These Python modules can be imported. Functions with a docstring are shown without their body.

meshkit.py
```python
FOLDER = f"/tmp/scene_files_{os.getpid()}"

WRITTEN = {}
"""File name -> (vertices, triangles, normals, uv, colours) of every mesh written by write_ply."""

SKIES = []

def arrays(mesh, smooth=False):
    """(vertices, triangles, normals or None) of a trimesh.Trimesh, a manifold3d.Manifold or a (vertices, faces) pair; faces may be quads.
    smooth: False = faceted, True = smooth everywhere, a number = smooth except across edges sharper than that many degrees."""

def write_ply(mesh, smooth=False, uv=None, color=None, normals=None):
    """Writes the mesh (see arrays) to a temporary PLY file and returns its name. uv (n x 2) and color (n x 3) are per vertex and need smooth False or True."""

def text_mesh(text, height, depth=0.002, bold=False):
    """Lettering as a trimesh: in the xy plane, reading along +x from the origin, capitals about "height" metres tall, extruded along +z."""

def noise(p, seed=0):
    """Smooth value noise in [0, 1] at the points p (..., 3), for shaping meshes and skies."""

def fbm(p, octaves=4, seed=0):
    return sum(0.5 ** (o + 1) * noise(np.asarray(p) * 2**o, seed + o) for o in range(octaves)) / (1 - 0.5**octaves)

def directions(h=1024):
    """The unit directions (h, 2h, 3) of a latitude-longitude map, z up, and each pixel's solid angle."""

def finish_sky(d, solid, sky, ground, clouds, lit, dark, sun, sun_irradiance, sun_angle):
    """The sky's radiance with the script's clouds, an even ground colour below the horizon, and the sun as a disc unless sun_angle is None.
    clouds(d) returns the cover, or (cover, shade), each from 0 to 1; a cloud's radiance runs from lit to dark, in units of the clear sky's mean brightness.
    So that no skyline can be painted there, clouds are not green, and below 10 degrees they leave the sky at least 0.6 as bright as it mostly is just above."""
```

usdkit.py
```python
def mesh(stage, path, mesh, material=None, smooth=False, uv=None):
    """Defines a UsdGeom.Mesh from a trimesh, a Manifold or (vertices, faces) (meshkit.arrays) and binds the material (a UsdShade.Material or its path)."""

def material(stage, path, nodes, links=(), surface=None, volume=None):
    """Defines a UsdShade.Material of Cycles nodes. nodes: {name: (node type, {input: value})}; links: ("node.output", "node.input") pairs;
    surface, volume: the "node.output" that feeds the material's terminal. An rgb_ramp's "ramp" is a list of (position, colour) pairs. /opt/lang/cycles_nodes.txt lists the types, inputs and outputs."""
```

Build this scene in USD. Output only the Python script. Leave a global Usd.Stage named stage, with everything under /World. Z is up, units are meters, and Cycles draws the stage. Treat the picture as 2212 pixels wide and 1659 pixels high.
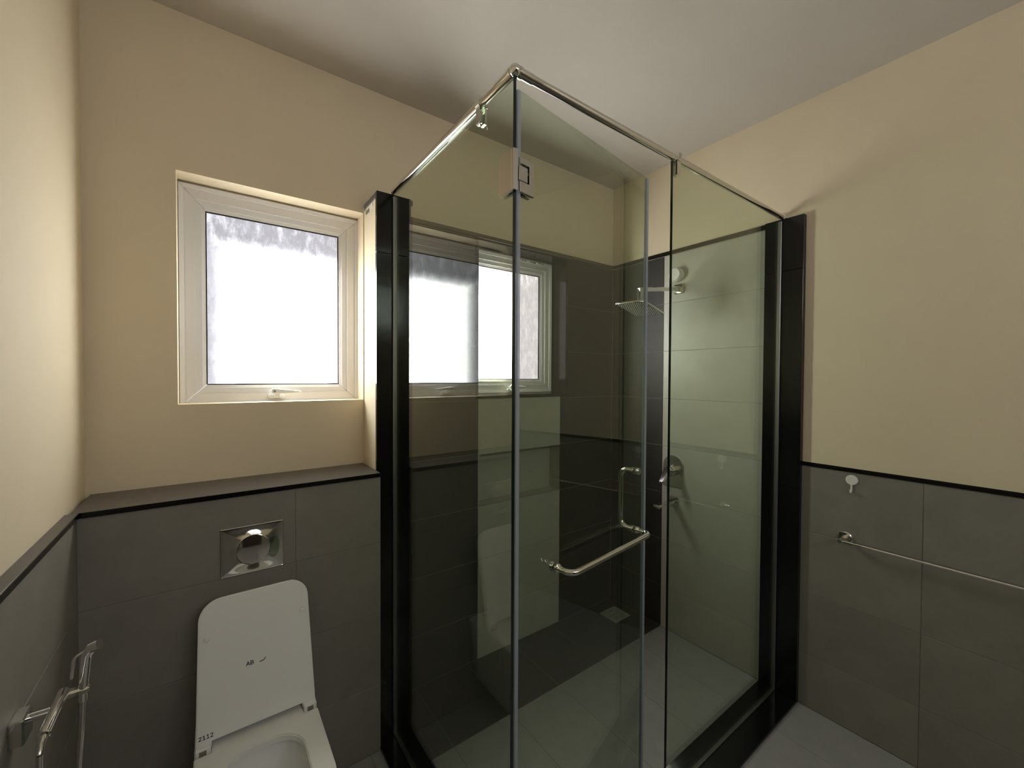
import math
import numpy as np
import trimesh
import manifold3d as m3
from shapely.geometry import Polygon, box as sbox
import meshkit
import usdkit
from pxr import Usd, UsdGeom, UsdLux, Gf, Sdf, UsdShade

stage = Usd.Stage.CreateInMemory()
UsdGeom.SetStageUpAxis(stage, UsdGeom.Tokens.z)
UsdGeom.SetStageMetersPerUnit(stage, 1.0)
UsdGeom.Xform.Define(stage, '/World')
UsdGeom.Scope.Define(stage, '/World/Looks')

# ---------------------------------------------------------------- camera, light, exposure
YAW, PITCH, ROLL, FPX, EYE = 0.6307, -0.0172, 0.0048, 891.95, (0.0, 0.0, 1.5825)
cam = UsdGeom.Camera.Define(stage, '/World/camera')
cam.CreateHorizontalApertureAttr(36.0)
cam.CreateVerticalApertureAttr(27.0)
cam.CreateFocalLengthAttr(36.0 * FPX / 2212)
cam.CreateClippingRangeAttr((0.02, 200.0))
cam.CreateExposureAttr(0.18)
_f = np.array([math.sin(YAW) * math.cos(PITCH), math.cos(YAW) * math.cos(PITCH), math.sin(PITCH)])
_r = np.array([math.cos(YAW), -math.sin(YAW), 0.0])
_u = np.cross(_r, _f)
_c, _s = math.cos(ROLL), math.sin(ROLL)
_r, _u = _c * _r + _s * _u, -_s * _r + _c * _u
cam.AddTransformOp().Set(Gf.Matrix4d(*_r, 0, *_u, 0, *(-_f), 0, *EYE, 1))

WIN1_LIGHT = 12.0      # radiance of the frosted panes (daylight behind them)
WIN2_LIGHT = 38.0
WIN3_LIGHT = 5.0  # glow of the added rear pane that fills the room
SKY_LIGHT = 0.8
dome = UsdLux.DomeLight.Define(stage, '/World/sky')
dome.CreateIntensityAttr(SKY_LIGHT)
dome.CreateColorAttr(Gf.Vec3f(0.75, 0.85, 1.0))

# ---------------------------------------------------------------- room measures (metres)
XL, XLL = -0.342, -0.320       # left wall: plaster, tiled dado
YB, YL = 1.956, 1.716          # back wall: plaster, tiled cistern box
XR = 2.311                     # right wall
ZC = 2.911
YREAR = -1.70
ZD = 1.181                     # dado ledge
XS0, XS1, YS = 0.574, 0.722, 1.756   # stub wall
ZS = 2.367                     # top of stub, pillar and shower tiling
XG, YG = 0.647, 0.880          # glass planes
XP, YP0, YP1 = 2.286, 0.780, 0.951   # granite pillar on the right wall
YDK = 1.545                    # where the dark tiles end
W1 = (-0.098, 0.574, 1.474, 2.335)
W2 = (1.197, 1.855, 1.480, 2.338)
NI = (1.205, 1.812, 0.858, 1.148)    # niche
ZRAIL = 2.383

# ---------------------------------------------------------------- materials
LK = '/World/Looks/'


def mat(name, nodes, links=(), surface='p.BSDF', volume=None):
    return usdkit.material(stage, LK + name, nodes, list(links), surface=surface, volume=volume)


def simple(name, color, rough=0.5, metallic=0.0, **kw):
    return mat(name, {'p': ('principled_bsdf', dict(base_color=color, roughness=rough, metallic=metallic, **kw))})


def rough_stone(name, c0, c1, scale=6, rough=0.4, bump=0.0, fine=90, vary=0.0, spec=None):
    nodes = {'g': ('geometry', {}), 'n': ('noise_texture', {'scale': scale, 'detail': 6, 'roughness': 0.65}),
             'r': ('rgb_ramp', {'ramp': [(0.3, c0), (0.7, c1)]}),
             'b': ('noise_texture', {'scale': fine, 'detail': 3}),
             'bp': ('bump', {'strength': bump, 'distance': 0.002}),
             'oi': ('object_info', {}), 'mr': ('map_range', {'to_min': 1 - vary, 'to_max': 1 + vary}),
             'cx': ('combine_xyz', {}), 'mx': ('mix_color', {'blend_type': 'multiply', 'fac': 1.0}),
             'p': ('principled_bsdf', {'roughness': rough})}
    if spec is not None:
        nodes['p'][1]['specular_ior_level'] = spec
    links = [('g.position', 'n.vector'), ('g.position', 'b.vector'), ('n.fac', 'r.fac'), ('oi.random', 'mr.value'),
             ('mr.result', 'cx.x'), ('mr.result', 'cx.y'), ('mr.result', 'cx.z'),
             ('r.color', 'mx.a'), ('cx.vector', 'mx.b'), ('mx.result', 'p.base_color'), ('b.fac', 'bp.height')]
    if bump:
        links.append(('bp.normal', 'p.normal'))
    return mat(name, nodes, links)


CREAM = rough_stone('cream_paint', (0.68, 0.575, 0.41), (0.71, 0.605, 0.435), scale=3, rough=0.75, bump=0.12, fine=160)
CEIL = rough_stone('ceiling_paint', (0.575, 0.525, 0.475), (0.605, 0.555, 0.50), scale=3, rough=0.85, bump=0.08, fine=160)
TILE = rough_stone('grey_tile', (0.205, 0.190, 0.162), (0.240, 0.222, 0.192), scale=9, rough=0.42, vary=0.05)
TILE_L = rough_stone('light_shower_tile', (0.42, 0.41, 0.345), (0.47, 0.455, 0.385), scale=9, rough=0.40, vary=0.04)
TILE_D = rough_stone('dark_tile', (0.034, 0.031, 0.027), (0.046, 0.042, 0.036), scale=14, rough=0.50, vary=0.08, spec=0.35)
FLOOR = rough_stone('floor_tile', (0.27, 0.265, 0.255), (0.32, 0.312, 0.30), scale=12, rough=0.45, vary=0.04)
GROUT = rough_stone('grout', (0.17, 0.16, 0.14), (0.21, 0.20, 0.17), scale=30, rough=0.9)
GROUT_D = rough_stone('pale_grout', (0.22, 0.215, 0.20), (0.30, 0.29, 0.27), scale=25, rough=0.9)
GRANITE = mat('black_granite', {
    'g': ('geometry', {}), 'v': ('voronoi_texture', {'scale': 420}), 'n': ('noise_texture', {'scale': 60, 'detail': 4}),
    'r': ('rgb_ramp', {'ramp': [(0.0, (0.018, 0.019, 0.021)), (0.10, (0.006, 0.006, 0.007)), (1.0, (0.003, 0.003, 0.0035))]}),
    'p': ('principled_bsdf', {'roughness': 0.13})},
    [('g.position', 'v.vector'), ('v.distance', 'r.fac'), ('r.color', 'p.base_color')])
LEDGE = rough_stone('honed_granite', (0.060, 0.054, 0.050), (0.085, 0.078, 0.072), scale=70, rough=0.28)
CHROME = simple('chrome', (0.80, 0.79, 0.76), 0.07, 1.0)
STEEL = simple('polished_steel', (0.66, 0.64, 0.60), 0.16, 1.0)
CHANNEL = simple('satin_channel', (0.27, 0.26, 0.24), 0.42, 1.0)
DRAIN = simple('brushed_steel', (0.50, 0.50, 0.43), 0.5, 0.35)
CERAMIC = simple('white_ceramic', (0.84, 0.84, 0.80), 0.16)
LIDPL = simple('white_lid_plastic', (0.82, 0.82, 0.77), 0.22)
UPVC = simple('white_window_plastic', (0.74, 0.72, 0.70), 0.32)
PLASTIC = simple('white_plastic', (0.78, 0.76, 0.70), 0.35)
GASKET = simple('black_gasket', (0.012, 0.010, 0.010), 0.55)
GREYPAD = simple('grey_pad', (0.19, 0.18, 0.15), 0.6)
INK = simple('dark_ink', (0.03, 0.028, 0.035), 0.6)
NOZZLE = simple('grey_rubber', (0.42, 0.42, 0.38), 0.6)
CEMENT = rough_stone('rough_cement', (0.13, 0.12, 0.10), (0.24, 0.22, 0.19), scale=40, rough=0.95, bump=0.5, fine=60)
GEDGE = simple('glass_edge', (0.006, 0.014, 0.011), 0.12)
SEAL = mat('clear_seal', {'p': ('principled_bsdf', {'base_color': (0.50, 0.53, 0.58), 'roughness': 0.18}),
                          't': ('transparent_bsdf', {'color': (0.85, 0.88, 0.92)}), 'm': ('mix_closure', {'fac': 0.45})},
           [('t.BSDF', 'm.closure1'), ('p.BSDF', 'm.closure2')], surface='m.closure')


def glass(name, tint):
    return mat(name, {
        'g': ('geometry', {}), 'i': ('mix_float', {'a': 1.52, 'b': 1 / 1.52}), 'f': ('fresnel', {}),
        't': ('transparent_bsdf', {'color': tint}), 's': ('glossy_bsdf', {'color': (1, 1, 1), 'roughness': 0.0}),
        'm': ('mix_closure', {})},
        [('g.backfacing', 'i.fac'), ('i.result', 'f.IOR'), ('f.fac', 'm.fac'), ('t.BSDF', 'm.closure1'), ('s.BSDF', 'm.closure2')],
        surface='m.closure')


GLASS = glass('clear_glass', (0.85, 0.89, 0.83))


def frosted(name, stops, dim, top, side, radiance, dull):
    """Privacy glass as a glowing pane. Uneven daylight is painted into its emission: a dim band with water-mark crust under the head (top = z where it
    starts, z where it is dense) and a painted fall-off of light along one side (side = x where it starts, x where it is dense, how dense)."""
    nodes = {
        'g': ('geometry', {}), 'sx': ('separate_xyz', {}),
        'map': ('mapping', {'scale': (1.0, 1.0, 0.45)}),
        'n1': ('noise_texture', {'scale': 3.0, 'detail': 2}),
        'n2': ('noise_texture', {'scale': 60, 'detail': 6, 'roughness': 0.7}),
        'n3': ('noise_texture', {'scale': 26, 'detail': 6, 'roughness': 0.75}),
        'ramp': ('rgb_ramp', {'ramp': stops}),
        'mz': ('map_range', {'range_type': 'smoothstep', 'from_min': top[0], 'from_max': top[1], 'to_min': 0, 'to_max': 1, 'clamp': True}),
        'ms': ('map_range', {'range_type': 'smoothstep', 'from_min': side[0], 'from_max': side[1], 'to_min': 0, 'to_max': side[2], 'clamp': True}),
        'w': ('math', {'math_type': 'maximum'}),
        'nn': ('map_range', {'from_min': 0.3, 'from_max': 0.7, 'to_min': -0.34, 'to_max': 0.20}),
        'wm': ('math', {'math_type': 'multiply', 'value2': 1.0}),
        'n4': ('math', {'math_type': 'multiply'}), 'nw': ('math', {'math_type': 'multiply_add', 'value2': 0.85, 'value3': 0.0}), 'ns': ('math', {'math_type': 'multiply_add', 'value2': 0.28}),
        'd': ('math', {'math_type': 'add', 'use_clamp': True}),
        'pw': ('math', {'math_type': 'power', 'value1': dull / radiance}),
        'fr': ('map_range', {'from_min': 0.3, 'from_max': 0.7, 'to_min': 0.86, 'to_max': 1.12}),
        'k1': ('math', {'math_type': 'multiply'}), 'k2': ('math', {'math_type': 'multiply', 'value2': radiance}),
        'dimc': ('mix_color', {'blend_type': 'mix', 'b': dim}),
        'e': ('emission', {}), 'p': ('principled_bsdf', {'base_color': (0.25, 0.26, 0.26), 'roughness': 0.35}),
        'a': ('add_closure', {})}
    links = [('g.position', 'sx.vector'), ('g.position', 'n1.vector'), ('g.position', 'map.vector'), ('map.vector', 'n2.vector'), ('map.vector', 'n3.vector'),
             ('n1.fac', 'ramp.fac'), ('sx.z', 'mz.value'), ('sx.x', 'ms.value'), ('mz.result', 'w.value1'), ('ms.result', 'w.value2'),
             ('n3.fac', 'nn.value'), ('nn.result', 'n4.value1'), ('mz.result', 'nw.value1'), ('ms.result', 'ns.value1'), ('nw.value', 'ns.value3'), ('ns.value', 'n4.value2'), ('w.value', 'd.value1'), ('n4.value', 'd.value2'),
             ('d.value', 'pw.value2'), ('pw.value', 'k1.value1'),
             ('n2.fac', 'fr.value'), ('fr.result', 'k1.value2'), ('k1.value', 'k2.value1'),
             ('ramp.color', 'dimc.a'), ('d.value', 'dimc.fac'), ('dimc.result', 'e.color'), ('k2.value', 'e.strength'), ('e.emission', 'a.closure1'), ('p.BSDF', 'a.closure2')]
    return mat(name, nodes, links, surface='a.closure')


# ---------------------------------------------------------------- mesh helpers
def bx(x0, x1, y0, y1, z0, z1, c=0.0):
    """A box, its edges chamfered by c."""
    if c <= 0:
        m = trimesh.creation.box(extents=(x1 - x0, y1 - y0, z1 - z0))
        m.apply_translation(((x0 + x1) / 2, (y0 + y1) / 2, (z0 + z1) / 2))
        return m
    pts = []
    for sx in (0, 1):
        for sy in (0, 1):
            for sz in (0, 1):
                p = np.array([(x0, x1)[sx], (y0, y1)[sy], (z0, z1)[sz]], float)
                d = np.array([1 - 2 * sx, 1 - 2 * sy, 1 - 2 * sz], float) * c
                for k in range(3):
                    q = p + d
                    q[k] = p[k]
                    pts.append(q)
    return trimesh.convex.convex_hull(np.array(pts))


def cat(*ms):
    return trimesh.util.concatenate([m for m in ms])


def tube(path, r, sides=20, cap=True):
    """A round tube along a polyline; r a number or one per point."""
    p = np.asarray(path, float)
    n = len(p)
    r = np.broadcast_to(r, (n,))
    t = np.gradient(p, axis=0)
    t /= np.linalg.norm(t, axis=1, keepdims=True)
    a = np.cross(t[0], [0, 0, 1.0] if abs(t[0][2]) < 0.9 else [1.0, 0, 0])
    a /= np.linalg.norm(a)
    rings, ang = [], np.arange(sides) * 2 * np.pi / sides
    for k in range(n):
        a = a - t[k] * a.dot(t[k])
        a /= np.linalg.norm(a)
        b = np.cross(t[k], a)
        rings.append(p[k] + r[k] * (np.cos(ang)[:, None] * a + np.sin(ang)[:, None] * b))
    v = np.vstack(rings)
    f = []
    for i in range(n - 1):
        for j in range(sides):
            q = (i * sides + j, i * sides + (j + 1) % sides, (i + 1) * sides + (j + 1) % sides, (i + 1) * sides + j)
            f += [(q[0], q[1], q[2]), (q[0], q[2], q[3])]
    if cap:
        v = np.vstack([v, p[0], p[-1]])
        for j in range(sides):
            f.append((n * sides, (j + 1) % sides, j))
            f.append((n * sides + 1, (n - 1) * sides + j, (n - 1) * sides + (j + 1) % sides))
    m = trimesh.Trimesh(v, np.array(f), process=False)
    if m.volume < 0:
        m.invert()
    return m


def bend(pts, rad, steps=8):
    """A polyline with its inner corners rounded."""
    pts = [np.asarray(p, float) for p in pts]
    out = [pts[0]]
    for i in range(1, len(pts) - 1):
        a, b, c = pts[i - 1], pts[i], pts[i + 1]
        u, w = (a - b) / np.linalg.norm(a - b), (c - b) / np.linalg.norm(c - b)
        th = math.acos(np.clip(u.dot(w), -1, 1))
        d = rad / math.tan(th / 2)
        ctr = b + (u + w) / np.linalg.norm(u + w) * rad / math.sin(th / 2)
        s, e = b + u * d - ctr, b + w * d - ctr
        om = math.acos(np.clip(s.dot(e) / rad**2, -1, 1))
        for k in range(steps + 1):
            q = k / steps
            out.append(ctr + (math.sin((1 - q) * om) * s + math.sin(q * om) * e) / math.sin(om))
    out.append(pts[-1])
    return np.array(out)


def lathe(profile, origin, axis, n=32):
    """Revolves (radius, height) pairs about an axis that starts at origin."""
    m = trimesh.creation.revolve(np.array(profile, float), sections=n)
    m.apply_transform(trimesh.geometry.align_vectors([0, 0, 1], axis))
    m.apply_translation(origin)
    if m.volume < 0:
        m.invert()
    return m


def place2d(poly, depth, origin, u, v):
    """Extrudes a shapely polygon drawn in axes u, v from origin along u x v by depth."""
    m = trimesh.creation.extrude_polygon(poly, depth, engine='earcut')
    u, v = np.asarray(u, float), np.asarray(v, float)
    T = np.eye(4)
    T[:3, 0], T[:3, 1], T[:3, 2], T[:3, 3] = u, v, np.cross(u, v), origin
    m.apply_transform(T)
    return m


def rrect(w, h, r, n=8):
    return sbox(-w / 2 + r, -h / 2 + r, w / 2 - r, h / 2 - r).buffer(r, quad_segs=n)


def hull(*ms):
    return trimesh.convex.convex_hull(np.vstack([m.vertices for m in ms]))


def to_man(m):
    return m3.Manifold(m3.Mesh(np.asarray(m.vertices, np.float32), np.asarray(m.faces, np.uint32)))


def cut(m, *holes):
    a = to_man(m)
    for h in holes:
        a = a - to_man(h)
    q = a.to_mesh()
    return trimesh.Trimesh(q.vert_properties[:, :3], q.tri_verts, process=False)


def oriented(m, origin, xd, zd=(0, 0, 1)):
    """Turns a mesh drawn about the origin so that its x runs along xd and its z near zd."""
    x = np.asarray(xd, float)
    x /= np.linalg.norm(x)
    z = np.asarray(zd, float)
    y = np.cross(z, x)
    y /= np.linalg.norm(y)
    T = np.eye(4)
    T[:3, 0], T[:3, 1], T[:3, 2], T[:3, 3] = x, y, np.cross(x, y), origin
    m = m.copy()
    m.apply_transform(T)
    return m


# ---------------------------------------------------------------- prim helpers
used = {}


def numbered(parent, name):
    k = used.get((parent, name), -1) + 1
    used[(parent, name)] = k
    return f'{parent}/{name}' + (f'_{k:03d}' if k else '')


base_of = {}


def thing(name, label, category, base=(0, 0, 0), group=None, kind=None):
    path = numbered('/World', name)
    x = UsdGeom.Xform.Define(stage, path)
    x.AddTranslateOp().Set(Gf.Vec3d(*map(float, base)))
    p = x.GetPrim()
    for k, v in (('label', label), ('category', category), ('group', group), ('kind', kind)):
        if v:
            p.SetCustomDataByKey(k, v)
    base_of[path] = np.asarray(base, float)
    return path


def part(parent, name, mesh, material, smooth=False, label=None, kind=None):
    path = numbered(parent, name)
    root = '/'.join(parent.split('/')[:3])
    b = base_of[root]
    v, f, n = meshkit.arrays(mesh, smooth)
    m = mesh if not hasattr(mesh, 'copy') else mesh.copy()
    m.apply_translation(-b)
    p = usdkit.mesh(stage, path, m, material, smooth=smooth).GetPrim()
    if label:
        p.SetCustomDataByKey('label', label)
    if kind:
        p.SetCustomDataByKey('kind', kind)
    return path


GAP = 0.0020
REC = 0.0014
TH = 0.005


def cuts(a, b, joints):
    s = [a] + [j for j in sorted(joints) if a + 0.01 < j < b - 0.01] + [b]
    return list(zip(s[:-1], s[1:]))


def tiles(parent, plane, at, ua, ub, va, vb, ju, jv, material, name='tile', holes=()):
    """Tiles on a plane. plane 'y+' : face looks to -y at y=at; 'x+': face looks to -x at x=at; 'x-': looks to +x; 'z': floor."""
    for u0, u1 in cuts(ua, ub, ju):
        for v0, v1 in cuts(va, vb, jv):
            boxes = [(u0 + GAP / 2, u1 - GAP / 2, v0 + GAP / 2, v1 - GAP / 2)]
            for (a0, a1, b0, b1) in holes:
                nxt = []
                for (p0, p1, q0, q1) in boxes:
                    if a0 >= p1 or a1 <= p0 or b0 >= q1 or b1 <= q0:
                        nxt.append((p0, p1, q0, q1))
                        continue
                    if a0 > p0: nxt.append((p0, a0, q0, q1))
                    if a1 < p1: nxt.append((a1, p1, q0, q1))
                    if b0 > q0: nxt.append((max(p0, a0), min(p1, a1), q0, b0))
                    if b1 < q1: nxt.append((max(p0, a0), min(p1, a1), b1, q1))
                boxes = nxt
            for (p0, p1, q0, q1) in boxes:
                if p1 - p0 < 0.006 or q1 - q0 < 0.006:
                    continue
                if plane == 'y+':
                    m = bx(p0, p1, at, at + TH, q0, q1, 0.0008)
                elif plane == 'x+':
                    m = bx(at, at + TH, p0, p1, q0, q1, 0.0008)
                elif plane == 'x-':
                    m = bx(at - TH, at, p0, p1, q0, q1, 0.0008)
                else:
                    m = bx(p0, p1, q0, q1, at - TH, at, 0.0008)
                part(parent, name, m, material)


ZT = 2.343                                     # top of the highest tile course
COURSES = [ZT - 0.2975 * k for k in range(0, 8)]
DADO_J = [0.885, 0.585, 0.285]
T = 0.22                                       # wall thickness

# ---------------------------------------------------------------- the room shell
fl = thing('floor', 'grey tiled bathroom floor, with a dark strip of tiles along the shower wall', 'floor', (0, 0, 0), kind='structure')
part(fl, 'screed', bx(XL - T, XR + T, YREAR - T, YB + T, -0.15, -0.0015), GROUT)
FJX = [0.832 + 0.303 * k for k in range(-5, 6)]
FJY = [YDK - 0.6 * k for k in range(0, 7)]
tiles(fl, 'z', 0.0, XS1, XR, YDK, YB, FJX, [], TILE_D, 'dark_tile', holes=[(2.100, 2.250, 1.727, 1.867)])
tiles(fl, 'z', 0.0, XS1, XR, YG + 0.05, YDK, FJX, FJY, FLOOR)
tiles(fl, 'z', 0.0, XLL, XR, YREAR, YG - 0.08, FJX, FJY, FLOOR)
tiles(fl, 'z', 0.0, XLL, XS0, YG - 0.08, YL, FJX, FJY, FLOOR)

ce = thing('ceiling', 'plain off-white plastered ceiling over the bathroom', 'ceiling', (0, 0, ZC), kind='structure')
part(ce, 'plaster', bx(XL - T, XR + T, YREAR - T, YB + T, ZC, ZC + 0.15), CEIL)

# left wall
wl = thing('wall_left', 'cream left wall over a grey tiled dado', 'wall', (XL, 0, 0), kind='structure')
part(wl, 'plaster', bx(XL - T, XL, YREAR - T, YB + T, 0, ZC), CREAM)
part(wl, 'dado_backing', bx(XL, XLL - REC, YREAR, YB, 0, ZD - 0.017), GROUT)
tiles(wl, 'x-', XLL, YREAR, YL, 0, ZD - 0.017, [YL - 0.6 * k for k in range(1, 7)], DADO_J, TILE)

# back wall with the two window openings and the shower niche
wb = thing('wall_back', 'cream window wall, tiled grey below the left ledge and charcoal in the shower', 'wall', (0, YB, 0), kind='structure')
sh_x0 = XS1
wall = cut(bx(XL, XR, YB + 0.002, YB + 0.002 + T, 0, ZC),
           bx(W1[0], W1[1], YB - 0.1, YB + 0.5, W1[2], W1[3]), bx(W2[0] - 0.02, W2[1] + 0.02, YB - 0.1, YB + 0.5, W2[2] - 0.02, W2[3] + 0.02),
           bx(NI[0] - 0.01, NI[1] + 0.01, YB - 0.1, YB + 0.112, NI[2] - 0.012, NI[3] + 0.012),
           bx(XS1 - 0.01, XR + 0.1, YB - 0.1, YB + 0.006, -1, ZS))
part(wb, 'plaster', wall, CREAM)
part(wb, 'cistern_box', bx(XLL - 0.006, XS0 - 0.002, YL + REC, YB + 0.002, 0, ZD - 0.017), GROUT)
tiles(wb, 'y+', YL, XLL, XS0, 0, ZD - 0.017, [0.254], DADO_J, TILE)
w2hole = (W2[0] - 0.02, W2[1] + 0.02, W2[2] - 0.02, W2[3] + 0.02)
grout_sheet = cut(bx(XS1, XR, YB + REC, YB + 0.0055, 0, ZT), bx(w2hole[0], w2hole[1], YB - 1, YB + 1, w2hole[2], w2hole[3]),
                  bx(NI[0], NI[1], YB - 1, YB + 1, NI[2], NI[3]))
part(wb, 'grout', grout_sheet, GROUT_D)
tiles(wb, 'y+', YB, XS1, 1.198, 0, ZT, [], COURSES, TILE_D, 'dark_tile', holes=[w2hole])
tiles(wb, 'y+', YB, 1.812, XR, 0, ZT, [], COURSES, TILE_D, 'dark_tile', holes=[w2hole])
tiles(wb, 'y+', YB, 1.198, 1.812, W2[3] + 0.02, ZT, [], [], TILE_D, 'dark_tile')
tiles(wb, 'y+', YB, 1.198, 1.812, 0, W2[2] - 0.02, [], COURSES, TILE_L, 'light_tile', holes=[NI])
# niche lining
part(wb, 'niche_back', bx(NI[0], NI[1], YB + 0.100, YB + 0.109, NI[2], NI[3]), TILE_L)
part(wb, 'niche_side', bx(NI[0] - 0.009, NI[0], YB + 0.001, YB + 0.109, NI[2] - 0.009, NI[3] + 0.009), TILE_L)
part(wb, 'niche_side', bx(NI[1], NI[1] + 0.009, YB + 0.001, YB + 0.109, NI[2] - 0.009, NI[3] + 0.009), TILE_L)
part(wb, 'niche_shelf', bx(NI[0], NI[1], YB + 0.001, YB + 0.109, NI[2] - 0.009, NI[2]), TILE_L)
part(wb, 'niche_top', bx(NI[0], NI[1], YB + 0.001, YB + 0.109, NI[3], NI[3] + 0.009), TILE_L)

# right wall
wr = thing('wall_right', 'cream right wall over grey tiles, charcoal in the shower corner', 'wall', (XR, 0, 0), kind='structure')
part(wr, 'plaster', cut(bx(XR + 0.001, XR + 0.001 + T, YREAR - T, YB + T, 0, ZC), bx(XR - 1, XR + 0.006, YREAR - 1, YP0, -1, ZD), bx(XR - 1, XR + 0.006, YP0 - 0.001, YB + 1, -1, ZS)), CREAM)
part(wr, 'grout', bx(XR + REC, XR + 0.0055, YREAR, YP0, 0, ZD - 0.017), GROUT)
part(wr, 'grout', bx(XR + REC, XR + 0.0055, YP1, YB, 0, ZT), GROUT_D)
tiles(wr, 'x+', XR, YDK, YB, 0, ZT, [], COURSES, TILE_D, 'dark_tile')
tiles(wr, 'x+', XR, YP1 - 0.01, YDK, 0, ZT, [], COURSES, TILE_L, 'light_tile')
tiles(wr, 'x+', XR, YREAR, YP0 + 0.01, 0, ZD - 0.017, [0.357 - 0.6 * k for k in range(0, 5)], [0.850, 0.551, 0.251], TILE)

# rear wall, behind the camera
we = thing('wall_rear', 'cream rear wall over a grey tiled dado, behind the viewer', 'wall', (0, YREAR, 0), kind='structure')
W3 = (0.00, 2.10, 2.14, 2.76)  # opening for the added fill window
part(we, 'plaster', cut(bx(XL - T, XR + T, YREAR - T, YREAR, 0, ZC), bx(W3[0], W3[1], YREAR - 1, YREAR + 1, W3[2], W3[3])), CREAM)
part(we, 'dado', bx(0.78, XR, YREAR, YREAR + 0.012, 0, ZD - 0.017), TILE)
DOORW = rough_stone('dark_door_wood', (0.030, 0.012, 0.008), (0.055, 0.024, 0.015), scale=5, rough=0.4)
dw = thing('door_1', 'dark brown flush door in the rear wall, behind the viewer', 'door', (0.28, YREAR, 0), kind='structure')
part(dw, 'leaf', bx(-0.17, 0.71, YREAR + 0.002, YREAR + 0.030, 0.008, 2.04, 0.003), DOORW)
for q in ((-0.24, -0.175, 0.0, 2.11), (0.715, 0.78, 0.0, 2.11), (-0.24, 0.78, 2.045, 2.11)):
    part(dw, 'frame_bar', bx(q[0], q[1], YREAR, YREAR + 0.045, q[2], q[3], 0.003), DOORW)
part(dw, 'door_handle', tube(bend([(0.64, YREAR + 0.030, 1.02), (0.64, YREAR + 0.075, 1.02), (0.53, YREAR + 0.075, 1.02)], 0.012, 6), 0.009, 16), CHROME, 40)

# stub wall between toilet and shower
ws = thing('wall_stub', 'short cream stub wall with black granite end, between toilet and shower', 'wall', ((XS0 + XS1) / 2, YB, 0), kind='structure')
part(ws, 'plaster', bx(XS0 + 0.004, XS1 - 0.008, YS + 0.018, YB + 0.002, 0, ZS - 0.020), CREAM)
for z0, z1 in ((0.0, 1.05), (1.0515, 2.1095), (2.111, ZS)):
    part(ws, 'granite_slab', bx(XS0 - 0.003, XS1, YS, YS + 0.018, z0, z1, 0.001), GRANITE)
part(ws, 'granite_coping', bx(XS0 - 0.002, XS1 + 0.004, YS + 0.018, YB, ZS - 0.020, ZS, 0.001), LEDGE)
tiles(ws, 'x-', XS1, YS + 0.018, YB, 0, ZT, [], COURSES, TILE_D, 'dark_tile')

part(ws, 'tape_scrap', bx(XS0 + 0.0022, XS0 + 0.0042, YB - 0.075, YB - 0.030, ZS - 0.050, ZS - 0.034), GREYPAD)
part(ws, 'tape_scrap', bx(XS0 + 0.0022, XS0 + 0.0042, YB - 0.125, YB - 0.085, ZS - 0.040, ZS - 0.026), PLASTIC)
part(ws, 'foil_scrap', bx(XS0 - 0.004, XS0 + 0.004, YB - 0.020, YB - 0.001, ZS - 0.032, ZS - 0.002, 0.003), CHROME)

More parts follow.
